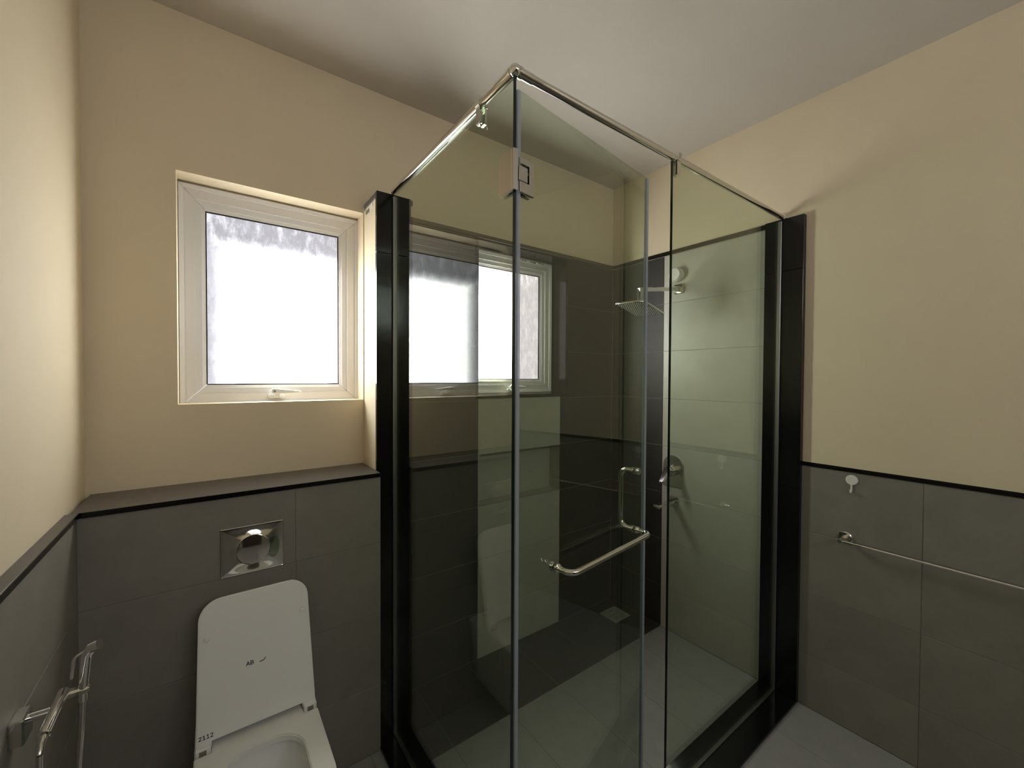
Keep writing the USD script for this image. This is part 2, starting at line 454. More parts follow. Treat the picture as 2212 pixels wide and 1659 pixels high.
# granite trims
tr = thing('trim_1', 'dark granite ledge on the tiled cistern box behind the toilet', 'ledge', (0.1, YL, ZD - 0.017), kind='structure')
part(tr, 'ledge_slab', bx(XLL - 0.01, XS0 - 0.003, YL - 0.007, YB + 0.001, ZD - 0.017, ZD - 0.0015, 0.0012), LEDGE)
part(tr, 'front_edge', bx(XLL - 0.004, XS0 - 0.003, YL - 0.009, YL - 0.0065, ZD - 0.018, ZD - 0.002, 0.0008), GRANITE)
tr = thing('trim_2', 'narrow dark granite ledge along the left wall', 'ledge', (XL, 0.0, ZD - 0.017), kind='structure')
part(tr, 'ledge_slab', bx(XL, XLL + 0.006, YREAR, YL - 0.007, ZD - 0.017, ZD - 0.0015, 0.0012), LEDGE)
part(tr, 'front_edge', bx(XLL + 0.0055, XLL + 0.008, YREAR, YL - 0.009, ZD - 0.018, ZD - 0.002, 0.0008), GRANITE)
tr = thing('trim_3', 'thin black granite strip along the right wall above the grey tiles', 'trim', (XR, 0.0, ZD - 0.017), kind='structure')
part(tr, 'strip', bx(XR - 0.006, XR + 0.006, YREAR, YP0 + 0.004, ZD - 0.017, ZD + 0.001, 0.0015), GRANITE)
tr = thing('trim_4', 'black granite border at the top of the shower tiles on the window wall', 'trim', (1.5, YB, ZT), kind='structure')
part(tr, 'strip', bx(XS1, XR, YB - 0.012, YB + 0.006, ZT + 0.003, ZS, 0.0015), LEDGE)
tr = thing('trim_5', 'black granite border at the top of the shower tiles on the right wall', 'trim', (XR, 1.4, ZT), kind='structure')
part(tr, 'strip', bx(XR - 0.012, XR + 0.006, YP1, YB - 0.012, ZT + 0.003, ZS, 0.0015), GRANITE)
tr = thing('trim_6', 'black granite border strip on the shower side of the stub wall', 'trim', (XS1, 1.85, ZT), kind='structure')
part(tr, 'strip', bx(XS1, XS1 + 0.014, YS + 0.010, YB - 0.012, ZT + 0.003, ZS, 0.0015), LEDGE)
tr = thing('trim_7', 'tall black granite pillar on the right wall that holds the glass', 'pillar', (XR, (YP0 + YP1) / 2, 0), kind='structure')
for z0, z1 in ((0.014, 1.05), (1.0515, 2.1095), (2.111, ZS)):
    part(tr, 'granite_slab', bx(XP, XR + 0.006, YP0, YP1, z0, z1, 0.001), GRANITE)
tr = thing('trim_8', 'black granite threshold under the shower glass', 'threshold', (1.4, YG, 0), kind='structure')
part(tr, 'granite_slab', bx(XS0 - 0.003, XS1, YP0, YS, 0.0, 0.014, 0.0015), GRANITE)
part(tr, 'granite_slab', bx(XS1 + 0.001, XR, YP0, YP1 + 0.002, 0.0, 0.014, 0.0015), GRANITE)

# ---------------------------------------------------------------- windows
def mitred(parent, name, x0, x1, z0, z1, w, y0, y1, material, slope=0.0):
    """Four bars mitred at the corners; slope > 0 lets the inner front edge fall back by that much."""
    g = 0.0006
    quads = [[(x0 + g, z0), (x1 - g, z0), (x1 - w - g, z0 + w), (x0 + w + g, z0 + w)],
             [(x1, z0 + g), (x1, z1 - g), (x1 - w, z1 - w - g), (x1 - w, z0 + w + g)],
             [(x1 - g, z1), (x0 + g, z1), (x0 + w + g, z1 - w), (x1 - w - g, z1 - w)],
             [(x0, z1 - g), (x0, z0 + g), (x0 + w, z0 + w + g), (x0 + w, z1 - w - g)]]
    for q in quads:
        pts = []
        for i, (x, z) in enumerate(q):
            pts.append((x, y0 + (slope if i >= 2 else 0.0), z))
            pts.append((x, y1, z))
        part(parent, name, trimesh.convex.convex_hull(np.array(pts)), material)


def handle_of(win, x, z, y):
    """The crank-less cockspur handle: base, round boss and a tapering lever that points to the right."""
    b = hull(*[lathe([(0, 0), (0.011, 0), (0.009, 0.010), (0, 0.010)], (x + dx, y, z - 0.016), (0, -1, 0), 20) for dx in (-0.006, 0.040)])
    h = part(win, 'handle', b, UPVC, 30)
    neck = bx(x + 0.006, x + 0.030, y - 0.024, y - 0.008, z - 0.022, z + 0.010, 0.004)
    part(h, 'handle_neck', neck, UPVC, 30)
    lev = hull(lathe([(0, 0), (0.0125, 0), (0.0125, 0.010), (0.010, 0.014), (0, 0.014)], (x + 0.006, y - 0.020, z + 0.006), (0, -1, 0), 24),
               bx(x + 0.098, x + 0.108, y - 0.040, y - 0.032, z - 0.003, z + 0.007, 0.003))
    part(h, 'lever', lev, UPVC, 30)
    part(h, 'rivet', lathe([(0, 0), (0.0045, 0), (0.0045, 0.0015), (0, 0.0015)], (x + 0.006, y - 0.0335, z + 0.006), (0, -1, 0), 16), GREYPAD)


def window(name, label, op, fr, yf, frame_w, sash_w, handle_x, pane_mat):
    w = thing(name, label, 'window', ((op[0] + op[1]) / 2, YB, op[2]), kind='structure')
    x0, x1, z0, z1 = fr
    mitred(w, 'frame_bar', x0, x1, z0, z1, 0.016, yf - 0.010, yf + 0.06, UPVC, 0.004)
    a = 0.016
    mitred(w, 'casing_bar', x0 + a, x1 - a, z0 + a, z1 - a, frame_w - a, yf, yf + 0.055, UPVC, 0.002)
    b = frame_w
    mitred(w, 'sash_bar', x0 + b, x1 - b, z0 + b, z1 - b, sash_w - 0.012, yf + 0.010, yf + 0.050, UPVC, 0.002)
    c = b + sash_w - 0.012
    mitred(w, 'glazing_bead', x0 + c, x1 - c, z0 + c, z1 - c, 0.012, yf + 0.016, yf + 0.045, UPVC, 0.006)
    d = c + 0.012
    mitred(w, 'gasket', x0 + d - 0.001, x1 - d + 0.001, z0 + d - 0.001, z1 - d + 0.001, 0.005, yf + 0.024, yf + 0.040, GASKET)
    e = d + 0.002
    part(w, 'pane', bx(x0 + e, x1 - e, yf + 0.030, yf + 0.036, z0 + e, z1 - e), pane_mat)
    part(w, 'sealant', cut(bx(op[0] - 0.002, op[1] + 0.002, yf + 0.004, yf + 0.056, min(op[2], z0) - 0.002, op[3] + 0.002), bx(x0 + 0.001, x1 - 0.001, yf - 1, yf + 1, z0 + 0.001, z1 - 0.001)), PLASTIC)
    handle_of(w, handle_x, op[2] + 0.036, yf - 0.001)
    return w


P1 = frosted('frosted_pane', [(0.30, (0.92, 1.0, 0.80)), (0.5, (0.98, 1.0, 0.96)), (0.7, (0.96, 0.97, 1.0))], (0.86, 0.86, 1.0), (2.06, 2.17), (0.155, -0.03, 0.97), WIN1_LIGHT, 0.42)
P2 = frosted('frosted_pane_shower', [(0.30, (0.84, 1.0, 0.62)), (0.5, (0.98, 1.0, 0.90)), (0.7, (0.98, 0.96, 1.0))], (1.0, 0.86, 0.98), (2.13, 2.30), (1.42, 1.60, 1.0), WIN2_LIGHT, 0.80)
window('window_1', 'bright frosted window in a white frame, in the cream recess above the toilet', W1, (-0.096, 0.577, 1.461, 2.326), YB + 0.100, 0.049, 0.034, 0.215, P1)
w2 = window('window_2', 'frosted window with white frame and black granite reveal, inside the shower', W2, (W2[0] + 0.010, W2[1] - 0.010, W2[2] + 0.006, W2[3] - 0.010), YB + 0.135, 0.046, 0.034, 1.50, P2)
part(w2, 'granite_jamb', bx(W2[0] - 0.018, W2[0], YB - 0.002, YB + 0.20, W2[2], W2[3], 0.001), GRANITE)
part(w2, 'granite_jamb', bx(W2[1], W2[1] + 0.018, YB - 0.002, YB + 0.20, W2[2], W2[3], 0.001), GRANITE)
part(w2, 'granite_head', bx(W2[0] - 0.018, W2[1] + 0.018, YB - 0.002, YB + 0.20, W2[3], W2[3] + 0.018, 0.001), GRANITE)
part(w2, 'granite_sill', bx(W2[0] - 0.018, W2[1] + 0.018, YB - 0.012, YB + 0.20, W2[2] - 0.018, W2[2], 0.0015), GRANITE)

# added rear window to fill the room with light: bars and a glowing pane
w3 = thing('window_3', 'wide frosted high window in the rear wall, behind the viewer', 'window', (1.05, YREAR, 2.14), kind='structure')
for q in ((W3[0], W3[1], W3[2], W3[2] + 0.06), (W3[0], W3[1], W3[3] - 0.06, W3[3]), (W3[0], W3[0] + 0.06, W3[2] + 0.06, W3[3] - 0.06), (W3[1] - 0.06, W3[1], W3[2] + 0.06, W3[3] - 0.06), (1.02, 1.08, W3[2] + 0.06, W3[3] - 0.06)):
    part(w3, 'frame_bar', bx(q[0], q[1], YREAR - 0.10, YREAR - 0.05, q[2], q[3], 0.003), UPVC)
part(w3, 'pane', bx(W3[0] + 0.06, W3[1] - 0.06, YREAR - 0.085, YREAR - 0.079, W3[2] + 0.06, W3[3] - 0.06),
     mat('frosted_pane_rear', {'e': ('emission', {'color': (0.97, 0.98, 1.04), 'strength': WIN3_LIGHT})}, surface='e.emission'))

rng = np.random.default_rng(7)
for k in range(9):
    b = trimesh.creation.icosphere(2, 0.008)
    b.vertices *= 1 + 0.5 * (meshkit.noise(b.vertices * 260 + k * 9, k)[:, None] - 0.5)
    b.vertices *= (rng.uniform(0.8, 2.2), 0.5, rng.uniform(0.35, 0.8))
    b.apply_translation((1.57 + 0.024 * k, YB + 0.121, W2[3] - 0.016 - rng.uniform(0, 0.006)))
    part(w2, 'putty_lump', b, CEMENT if k % 3 else UPVC, True)

# ---------------------------------------------------------------- shower glass
ZG0, ZG1 = 0.018, 2.369
GT = 0.008


def pane_with_edge(parent, x0, x1, y0, y1, z0, z1, edges):
    part(parent, 'glass_sheet', bx(x0, x1, y0, y1, z0, z1), GLASS)
    for e in edges:
        part(parent, 'polished_edge', e, GEDGE, label='dark green polished glass edge')


left = thing('glass_panel', 'fixed clear glass panel from the stub wall to the glass corner', 'shower glass', (XG, 1.3, ZG0))
pane_with_edge(left, XG - GT / 2, XG + GT / 2, YG + 0.001, YS - 0.004, ZG0, ZG1,
               [bx(XG - GT / 2, XG + GT / 2, YG - 0.0015, YG + 0.001, ZG0, ZG1)])
part(left, 'wall_channel', bx(XG - 0.009, XG + 0.009, YS - 0.012, YS - 0.0005, 0.014, 2.356, 0.002), CHANNEL)
part(left, 'floor_channel', bx(XG - 0.008, XG + 0.008, YG, YS - 0.012, 0.0140, 0.0185, 0.001), CHANNEL)

fx0, fx1 = 1.356, XP - 0.003
right = thing('glass_panel', 'fixed clear glass panel between the shower door and the right granite pillar', 'shower glass', (1.8, YG, ZG0))
pane_with_edge(right, fx0 + 0.001, fx1, YG - GT / 2, YG + GT / 2, ZG0, ZG1,
               [bx(fx0 - 0.0015, fx0 + 0.001, YG - GT / 2, YG + GT / 2, ZG0, ZG1)])
part(right, 'wall_channel', bx(XP - 0.012, XP - 0.0005, YG - 0.009, YG + 0.009, 0.014, 2.356, 0.002), CHANNEL)
part(right, 'floor_channel', bx(fx0, XP - 0.012, YG - 0.008, YG + 0.008, 0.0140, 0.0185, 0.001), CHANNEL)

# the hinged door, a little open towards the inside
DA = math.radians(8.0)
HX, HY = XG + 0.002, YG + 0.001
DU, DN = np.array([math.cos(DA), math.sin(DA), 0]), np.array([-math.sin(DA), math.cos(DA), 0])


def on_door(m):
    """Door coordinates: x along the leaf from the hinge, y to the inside, z up."""
    return oriented(m, (HX, HY, 0), DU)


DW = 0.705
DZ1 = 2.338
door = thing('shower_door', 'clear glass shower door standing slightly ajar, hinged at the glass corner', 'shower door', (HX, HY, 0.03))
part(door, 'glass_sheet', on_door(bx(0.012, DW - 0.004, -GT / 2, GT / 2, 0.030, DZ1)), GLASS)
part(door, 'hinge_seal', on_door(cat(bx(0.0035, 0.016, -0.006, -0.0045, 0.032, 2.335), bx(0.0035, 0.016, 0.0045, 0.006, 0.032, 2.335), bx(0.0035, 0.0115, -0.0045, 0.0045, 0.032, 2.335))), SEAL, label='pale clear plastic seal strip')
part(door, 'closing_seal', on_door(cat(bx(DW - 0.010, DW + 0.004, -0.0055, -0.0042, 0.032, DZ1), bx(DW - 0.010, DW + 0.004, 0.0042, 0.0055, 0.032, DZ1), bx(DW - 0.0035, DW + 0.004, -0.0042, 0.0042, 0.032, DZ1))), SEAL, label='pale clear plastic seal strip')
# hinge: plates clamped on both panes
hg = part(door, 'hinge', on_door(cut(bx(0.008, 0.062, -0.0125, -0.0042, 2.068, 2.160, 0.0012), bx(-0.01, 0.0425, -0.03, 0.03, 2.0965, 2.1435))), CHROME, label='chrome glass hinge')
part(hg, 'hinge_plate', on_door(bx(0.008, 0.062, 0.0042, 0.0125, 2.068, 2.160, 0.0012)), CHROME)
part(hg, 'knuckle', on_door(bx(0.004, 0.037, -0.0125, -0.0043, 2.098, 2.138, 0.0012)), CHROME)
part(hg, 'fixed_plate', bx(XG - 0.0125, XG - 0.0042, YG - 0.004, YG + 0.056, 2.068, 2.176, 0.0012), CHROME)
part(hg, 'fixed_plate', bx(XG + 0.0042, XG + 0.0125, YG + 0.016, YG + 0.056, 2.068, 2.176, 0.0012), CHROME)
part(hg, 'corner_block', bx(XG - 0.0125, XG + 0.0035, YG - 0.013, YG - 0.0041, 2.068, 2.176, 0.0012), CHROME)
# back-to-back handle: a horizontal towel bar outside, an upright pull inside
SB0, SB1, ZB0, ZB1, OUT = 0.178, 0.640, 1.013, 1.233, 0.062
hb = part(door, 'towel_bar', on_door(tube(bend([(SB0, -0.009, ZB0 + 0.004), (SB0, -OUT, ZB0 + 0.004), (SB1, -OUT, ZB0), (SB1, -0.009, ZB0)], 0.030, 10), 0.0095, 24)), CHROME, 40, label='chrome horizontal towel bar on the outside of the door')
hi = part(door, 'pull_handle', on_door(tube(bend([(SB1, 0.009, ZB0), (SB1, OUT, ZB0), (SB1, OUT, ZB1), (SB1, 0.009, ZB1)], 0.030, 10), 0.0095, 24)), CHROME, 40, label='chrome upright pull handle on the inside of the door')


def collar(s, z, side, own):
    part(own, 'collar', on_door(lathe([(0, 0), (0.0125, 0), (0.0135, 0.001), (0.0135, 0.007), (0.0115, 0.0085), (0.0115, 0.012), (0.0105, 0.013), (0, 0.013)], (s, side * 0.0042, z), (0, side, 0), 28)), CHROME, 40)


collar(SB0, ZB0 + 0.004, -1, hb)
collar(SB0, ZB0 + 0.004, 1, hb)
collar(SB1, ZB0, -1, hb)
collar(SB1, ZB0, 1, hi)
collar(SB1, ZB1, 1, hi)
collar(SB1, ZB1, -1, hi)

# stabiliser rail
RR = 0.0122
rail = thing('support_rail', 'chrome support rail along the top edge of the shower glass', 'rail', (XG, YG, ZRAIL))
part(rail, 'tube', tube([(XG, YS + 0.012, ZRAIL), (XG, YG + 0.075, ZRAIL)], RR, 28), CHROME, 40)
part(rail, 'tube', tube([(XG + 0.055, YG, ZRAIL), (XR, YG, ZRAIL)], RR, 28), CHROME, 40)
ball = part(rail, 'corner_joint', trimesh.creation.icosphere(4, 0.0165).apply_translation((XG, YG, ZRAIL)), CHROME, True, label='ball-shaped chrome corner joint')
part(ball, 'sleeve', tube([(XG, YG + 0.010, ZRAIL), (XG, YG + 0.020, ZRAIL), (XG, YG + 0.0201, ZRAIL), (XG, YG + 0.078, ZRAIL)], [0.0155, 0.0155, 0.0138, 0.0138], 28), CHROME, 30)
part(ball, 'sleeve', tube([(XG + 0.010, YG, ZRAIL), (XG + 0.020, YG, ZRAIL), (XG + 0.0201, YG, ZRAIL), (XG + 0.058, YG, ZRAIL)], [0.0155, 0.0155, 0.0138, 0.0138], 28), CHROME, 30)


def clamp(own, x, y, along):
    """A block round the tube with two cheeks that grip the pane below."""
    def b(u0, u1, v0, v1, z0, z1):
        return bx(x + u0, x + u1, y + v0, y + v1, z0, z1, 0.0015) if along == 'x' else bx(x + v0, x + v1, y + u0, y + u1, z0, z1, 0.0015)
    c = part(own, 'rail_clamp', b(-0.011, 0.011, -0.017, 0.017, ZRAIL - 0.013, ZRAIL + 0.017), CHROME, label='chrome clamp that holds the glass to the rail')
    part(c, 'cheek', b(-0.011, 0.011, -0.013, -0.0043, ZRAIL - 0.062, ZRAIL - 0.013), CHROME)
    part(c, 'cheek', b(-0.011, 0.011, 0.0043, 0.013, ZRAIL - 0.062, ZRAIL - 0.013), CHROME)
    if along == 'y':
        part(c, 'screw', lathe([(0, 0), (0.006, 0), (0.005, 0.004), (0, 0.004)], (x - 0.009, y, ZRAIL - 0.063), (0, 0, -1), 16), CHROME)


clamp(left, XG, 1.045, 'y')
clamp(right, 1.382, YG, 'x')
part(rail, 'wall_flange', lathe([(0, 0), (0.020, 0), (0.020, 0.004), (0.016, 0.009), (0, 0.009)], (XR, YG, ZRAIL), (-1, 0, 0), 28), CHROME, 40)

# ---------------------------------------------------------------- fittings on the shower wall
sh = thing('rain_shower', 'square chrome rain shower on a wall arm', 'shower head', (XR, 1.44, 2.12))
A0, A1 = np.array([XR, 1.440, 2.122]), np.array([1.997, 1.490, 2.086])
ad = (A1 - A0) / np.linalg.norm(A1 - A0)
part(sh, 'wall_flange', bx(XR - 0.012, XR, 1.440 - 0.030, 1.440 + 0.030, 2.092, 2.152, 0.003), CHROME)
part(sh, 'wall_block', oriented(bx(0.0, 0.050, -0.014, 0.014, -0.016, 0.016, 0.002), A0, ad), CHROME)
L = np.linalg.norm(A1 - A0)
part(sh, 'arm', oriented(bx(0.03, L + 0.012, -0.0115, 0.0115, -0.0115, 0.0115, 0.0015), A0, ad), CHROME)
part(sh, 'arm_drop', bx(A1[0] - 0.012, A1[0] + 0.012, A1[1] - 0.012, A1[1] + 0.012, 1.996, 2.0945, 0.0015), CHROME)
from scipy.spatial.transform import Rotation as RV
HM = np.eye(4)
HM[:3, :3] = RV.from_rotvec([0.06, 0.27, -0.01]).as_matrix()
HM[:3, 3] = (1.995, 1.492, 1.975)
hd = bx(-0.1, 0.1, -0.1, 0.1, 0.0, 0.010, 0.002)
hd.apply_transform(HM)
hp = part(sh, 'head_plate', hd, CHROME, label='flat square chrome spray plate')
bj = lathe([(0, 0.008), (0.026, 0.008), (0.022, 0.018), (0.014, 0.026), (0, 0.026)], (0, 0, 0), (0, 0, 1), 24)
bj.apply_transform(HM)
part(sh, 'ball_joint', bj, CHROME, 40)
noz = []
for i in range(13):
    for j in range(13):
        c = trimesh.creation.cone(radius=0.0034, height=0.004, sections=6)
        c.apply_transform(trimesh.transformations.rotation_matrix(math.pi, (1, 0, 0)))
        c.apply_translation(((i - 6) * 0.0142, (j - 6) * 0.0142, -0.0012))
        noz.append(c)
nz = cat(*noz)
nz.apply_transform(HM)
part(sh, 'nozzles', nz, NOZZLE, kind='stuff')

cap = thing('pipe_cap', 'round white plastic cap on the shower wall just above the shower arm', 'pipe cap', (XR, 1.449, 2.207))
part(cap, 'sleeve', lathe([(0, 0), (0.040, 0), (0.040, 0.006), (0.043, 0.008), (0.043, 0.030), (0.040, 0.034), (0, 0.034)], (XR, 1.449, 2.207), (-1, 0, 0), 40), PLASTIC, 40)
part(cap, 'face_disc', lathe([(0, 0.033), (0.036, 0.033), (0.036, 0.040), (0.034, 0.042), (0, 0.042)], (XR, 1.449, 2.207), (-1, 0, 0), 40), PLASTIC, 40)
part(cap, 'screw_hole', lathe([(0, 0.0415), (0.003, 0.0415), (0.003, 0.0425), (0, 0.0425)], (XR, 1.449, 2.207), (-1, 0, 0), 12), GREYPAD)

mx = thing('shower_mixer', 'chrome shower mixer with arched wall plate and lever, left of the bright wall tiles', 'shower mixer', (XR, 1.466, 1.006))
arch = sbox(-0.066, -0.095, 0.066, 0.032).union(Polygon([(0.066 * math.cos(t), 0.030 + 0.066 * math.sin(t)) for t in np.linspace(0, math.pi, 24)]))
part(mx, 'wall_plate', place2d(arch.buffer(-0.004).buffer(0.004), 0.009, (XR, 1.466, 1.006), (0, -1, 0), (0, 0, 1)), CHROME, 30)
part(mx, 'cartridge', lathe([(0, 0.008), (0.034, 0.008), (0.033, 0.030), (0.028, 0.034), (0.027, 0.058), (0.022, 0.063), (0, 0.063)], (XR, 1.466, 1.010), (-1, 0, 0), 32), CHROME, 40)
part(mx, 'lever', hull(bx(XR - 0.076, XR - 0.060, 1.446, 1.486, 0.992, 1.030, 0.004), bx(XR - 0.132, XR - 0.126, 1.452, 1.480, 0.948, 0.962, 0.003)), CHROME)

sp = thing('tub_spout', 'flat chrome wall spout below the shower mixer', 'spout', (XR, 1.46, 0.81))
part(sp, 'body', bx(XR - 0.185, XR, 1.440, 1.480, 0.812, 0.828, 0.003), CHROME)
part(sp, 'wall_flange', bx(XR - 0.008, XR, 1.428, 1.492, 0.790, 0.850, 0.003), CHROME)
part(sp, 'aerator', lathe([(0, 0), (0.011, 0), (0.011, 0.010), (0, 0.010)], (XR - 0.163, 1.460, 0.8125), (0, 0, -1), 20), CHROME, 40)

dr = thing('floor_drain', 'square steel floor drain in the dark shower corner', 'drain', (2.175, 1.797, 0.0))
part(dr, 'grate', cut(bx(2.102, 2.248, 1.729, 1.865, -0.008, 0.001, 0.0012), *[bx(2.125 + 0.0, 2.225, 1.752 + 0.018 * k, 1.757 + 0.018 * k, -0.02, 0.02) for k in range(6)]), DRAIN)
part(dr, 'frame', cut(bx(2.1005, 2.2495, 1.7275, 1.8665, -0.009, 0.0), bx(2.1021, 2.2479, 1.7291, 1.8649, -0.02, 0.02)), DRAIN)

# ---------------------------------------------------------------- right wall: hook, towel rail
hk = thing('wall_hook', 'small white adhesive hook under the black strip on the right wall', 'hook', (XR, 0.587, 1.10))
part(hk, 'base_disc', lathe([(0, 0), (0.0225, 0), (0.0225, 0.003), (0.020, 0.006), (0, 0.0075)], (XR, 0.587, 1.129), (-1, 0, 0), 36), PLASTIC, 40)
part(hk, 'stem', cat(bx(XR - 0.0075, XR - 0.0005, 0.5840, 0.5900, 1.074, 1.112, 0.001), bx(XR - 0.020, XR - 0.0005, 0.5840, 0.5900, 1.074, 1.0795, 0.001), bx(XR - 0.020, XR - 0.016, 0.5840, 0.5900, 1.079, 1.090, 0.001)), PLASTIC)

TY1, TY0, TX, TZ = 0.606, -0.02, XR - 0.068, 0.865
tw = thing('towel_rail', 'thin chrome towel rail on the grey tiled right wall', 'towel rail', (XR, 0.3, TZ))
part(tw, 'rail', tube([(TX, TY1 + 0.010, TZ), (TX, TY0 - 0.010, TZ)], 0.0058, 20), CHROME, 40)
for y in (TY1, TY0):
    part(tw, 'wall_flange', lathe([(0, 0), (0.028, 0), (0.028, 0.006), (0.024, 0.010), (0, 0.010)], (XR, y, TZ), (-1, 0, 0), 32), CHROME, 40)
    part(tw, 'post', lathe([(0, 0.009), (0.013, 0.009), (0.010, 0.030), (0.010, 0.076), (0.008, 0.079), (0, 0.079)], (XR, y, TZ), (-1, 0, 0), 24), CHROME, 40)

# ---------------------------------------------------------------- flush plate
FX, FZ = 0.118, 0.971
fp = thing('flush_plate', 'rectangular chrome flush plate with round dual button above the toilet', 'flush plate', (FX, YL, FZ))
W, Hh = 0.190, 0.168
n = 49
us, vs = np.linspace(-1, 1, n), np.linspace(-1, 1, n)
def plate_y(u, v):
    """Depth of the face: it rises from the rim to the ring of the buttons like a four-sided pillow."""
    q = max(abs(u), abs(v))
    a, b = u * W / 2, v * Hh / 2
    r = math.hypot(a, b)
    t = 0.0 if r < 0.05 else min(1.0, (r - 0.05) / max(1e-6, r / max(q, 1e-6) - 0.05))
    return -0.0035 - 0.0105 * (1 - t) ** 1.5


grid = np.array([(u * W / 2, plate_y(u, v), v * Hh / 2) for v in vs for u in us])
fc = [(i * n + j, i * n + j + 1, (i + 1) * n + j + 1) for i in range(n - 1) for j in range(n - 1)] + [(i * n + j, (i + 1) * n + j + 1, (i + 1) * n + j) for i in range(n - 1) for j in range(n - 1)]
face = trimesh.Trimesh(grid + (FX, YL, FZ), np.array(fc), process=False)
part(fp, 'face_plate', face, CHROME, True)
part(fp, 'rim', cut(bx(FX - W / 2, FX + W / 2, YL - 0.0050, YL, FZ - Hh / 2, FZ + Hh / 2, 0.002), bx(FX - W / 2 + 0.002, FX + W / 2 - 0.002, YL - 0.02, YL - 0.001, FZ - Hh / 2 + 0.002, FZ + Hh / 2 - 0.002)), CHROME)
R1 = 0.051
disc = Polygon([(R1 * math.cos(t), R1 * math.sin(t)) for t in np.linspace(0, 2 * math.pi, 48, endpoint=False)])
small = Polygon([(-0.022 + 0.036 * math.cos(t), -0.027 + 0.036 * math.sin(t)) for t in np.linspace(0, 2 * math.pi, 40, endpoint=False)]).intersection(disc)
part(fp, 'button_ring', lathe([(0.0512, 0.004), (0.0535, 0.004), (0.0535, 0.0145), (0.0512, 0.0155)], (FX, YL, FZ), (0, -1, 0), 48), CHROME, 30)


def domed(poly, rise, flat):
    """A button cap: the outline filled with a fine grid that swells towards the middle of the ring."""
    tri = trimesh.creation.extrude_polygon(poly.buffer(-0.0004), 0.006, engine='earcut').subdivide_to_size(0.006)
    v = tri.vertices.copy()
    r = np.hypot(v[:, 0] - flat[0], v[:, 1] - flat[1])
    v[:, 2] = np.where(v[:, 2] > 0.003, v[:, 2] + rise * (1 - (r / 0.06) ** 2), v[:, 2])
    m = trimesh.Trimesh(np.c_[v[:, 0], -v[:, 2], v[:, 1]], tri.faces, process=False)
    if m.volume < 0:
        m.invert()
    m.apply_translation((FX, YL - 0.0085, FZ))
    return m


part(fp, 'full_flush_button', domed(disc.difference(small.buffer(0.0014)), 0.004, (0.0, 0.0)), CHROME, 30)
part(fp, 'half_flush_button', domed(small, -0.004, (-0.022, -0.027)), CHROME, 30)

# ---------------------------------------------------------------- toilet
TXC = 0.122
to = thing('toilet', 'white wall-hung toilet with its lid raised, below the chrome flush plate', 'toilet', (TXC, YL, 0.10))
ZR_ = 0.418                                   # ceramic rim


def dshape(hw, y0, y1, rf, rb=0.012):
    """Plan of a bowl: square at the back (y1), rounded at the front (y0)."""
    p = sbox(-hw, y0, hw, y1)
    front = sbox(-hw, y0, hw, y1 - 0.10).buffer(-rf).buffer(rf, quad_segs=12)
    back = sbox(-hw, y0 + 0.15, hw, y1).buffer(-rb).buffer(rb, quad_segs=6)
    return front.union(back).union(sbox(-hw, y0 + rf, hw, y1 - 0.05))


def ring_pts(poly, k=96):
    ln = poly.exterior
    return np.array([ln.interpolate(i / k, normalized=True).coords[0] for i in range(k)])


def loft(rows):
    """Skin through closed rings of the same count, capped."""
    k = len(rows[0])
    v = np.vstack(rows)
    f = []
    for i in range(len(rows) - 1):
        for j in range(k):
            a, b, c, d = i * k + j, i * k + (j + 1) % k, (i + 1) * k + (j + 1) % k, (i + 1) * k + j
            f += [(a, b, c), (a, c, d)]
    v = np.vstack([v, rows[0].mean(0), rows[-1].mean(0)])
    for j in range(k):
        f.append((len(v) - 2, (j + 1) % k, j))
        f.append((len(v) - 1, (len(rows) - 1) * k + j, (len(rows) - 1) * k + (j + 1) % k))
    m = trimesh.Trimesh(v, np.array(f), process=False)
    if m.volume < 0:
        m.invert()
    return m


def at(poly, z, k=96):
    q = ring_pts(poly, k)
    return np.c_[q[:, 0] + TXC, q[:, 1], np.full(len(q), z)]


YT0 = YL - 0.565
rows = []
for z, hw, yy, rf in ((0.10, 0.115, YT0 + 0.23, 0.10), (0.13, 0.128, YT0 + 0.19, 0.115), (0.22, 0.152, YT0 + 0.09, 0.135), (0.31, 0.163, YT0 + 0.03, 0.125), (0.37, 0.168, YT0 + 0.006, 0.125), (ZR_ - 0.004, 0.170, YT0, 0.125), (ZR_, 0.166, YT0 + 0.004, 0.122)):
    rows.append(at(dshape(hw, yy, YL, rf), z))
inner = []
for z, hw, y0_, y1_ in ((ZR_ + 0.002, 0.118, YT0 + 0.055, YL - 0.215), (ZR_ - 0.03, 0.120, YT0 + 0.053, YL - 0.213), (ZR_ - 0.10, 0.100, YT0 + 0.085, YL - 0.235), (ZR_ - 0.18, 0.065, YT0 + 0.15, YL - 0.26), (ZR_ - 0.215, 0.035, YT0 + 0.20, YL - 0.28)):
    rr = min(hw - 0.002, (y1_ - y0_) / 2 - 0.002, 0.1)
    inner.append(at(sbox(-hw, y0_, hw, y1_).buffer(-rr).buffer(rr, quad_segs=12), z))
bowl = cut(loft(rows), loft(inner))
part(to, 'bowl', bowl, CERAMIC, 35)
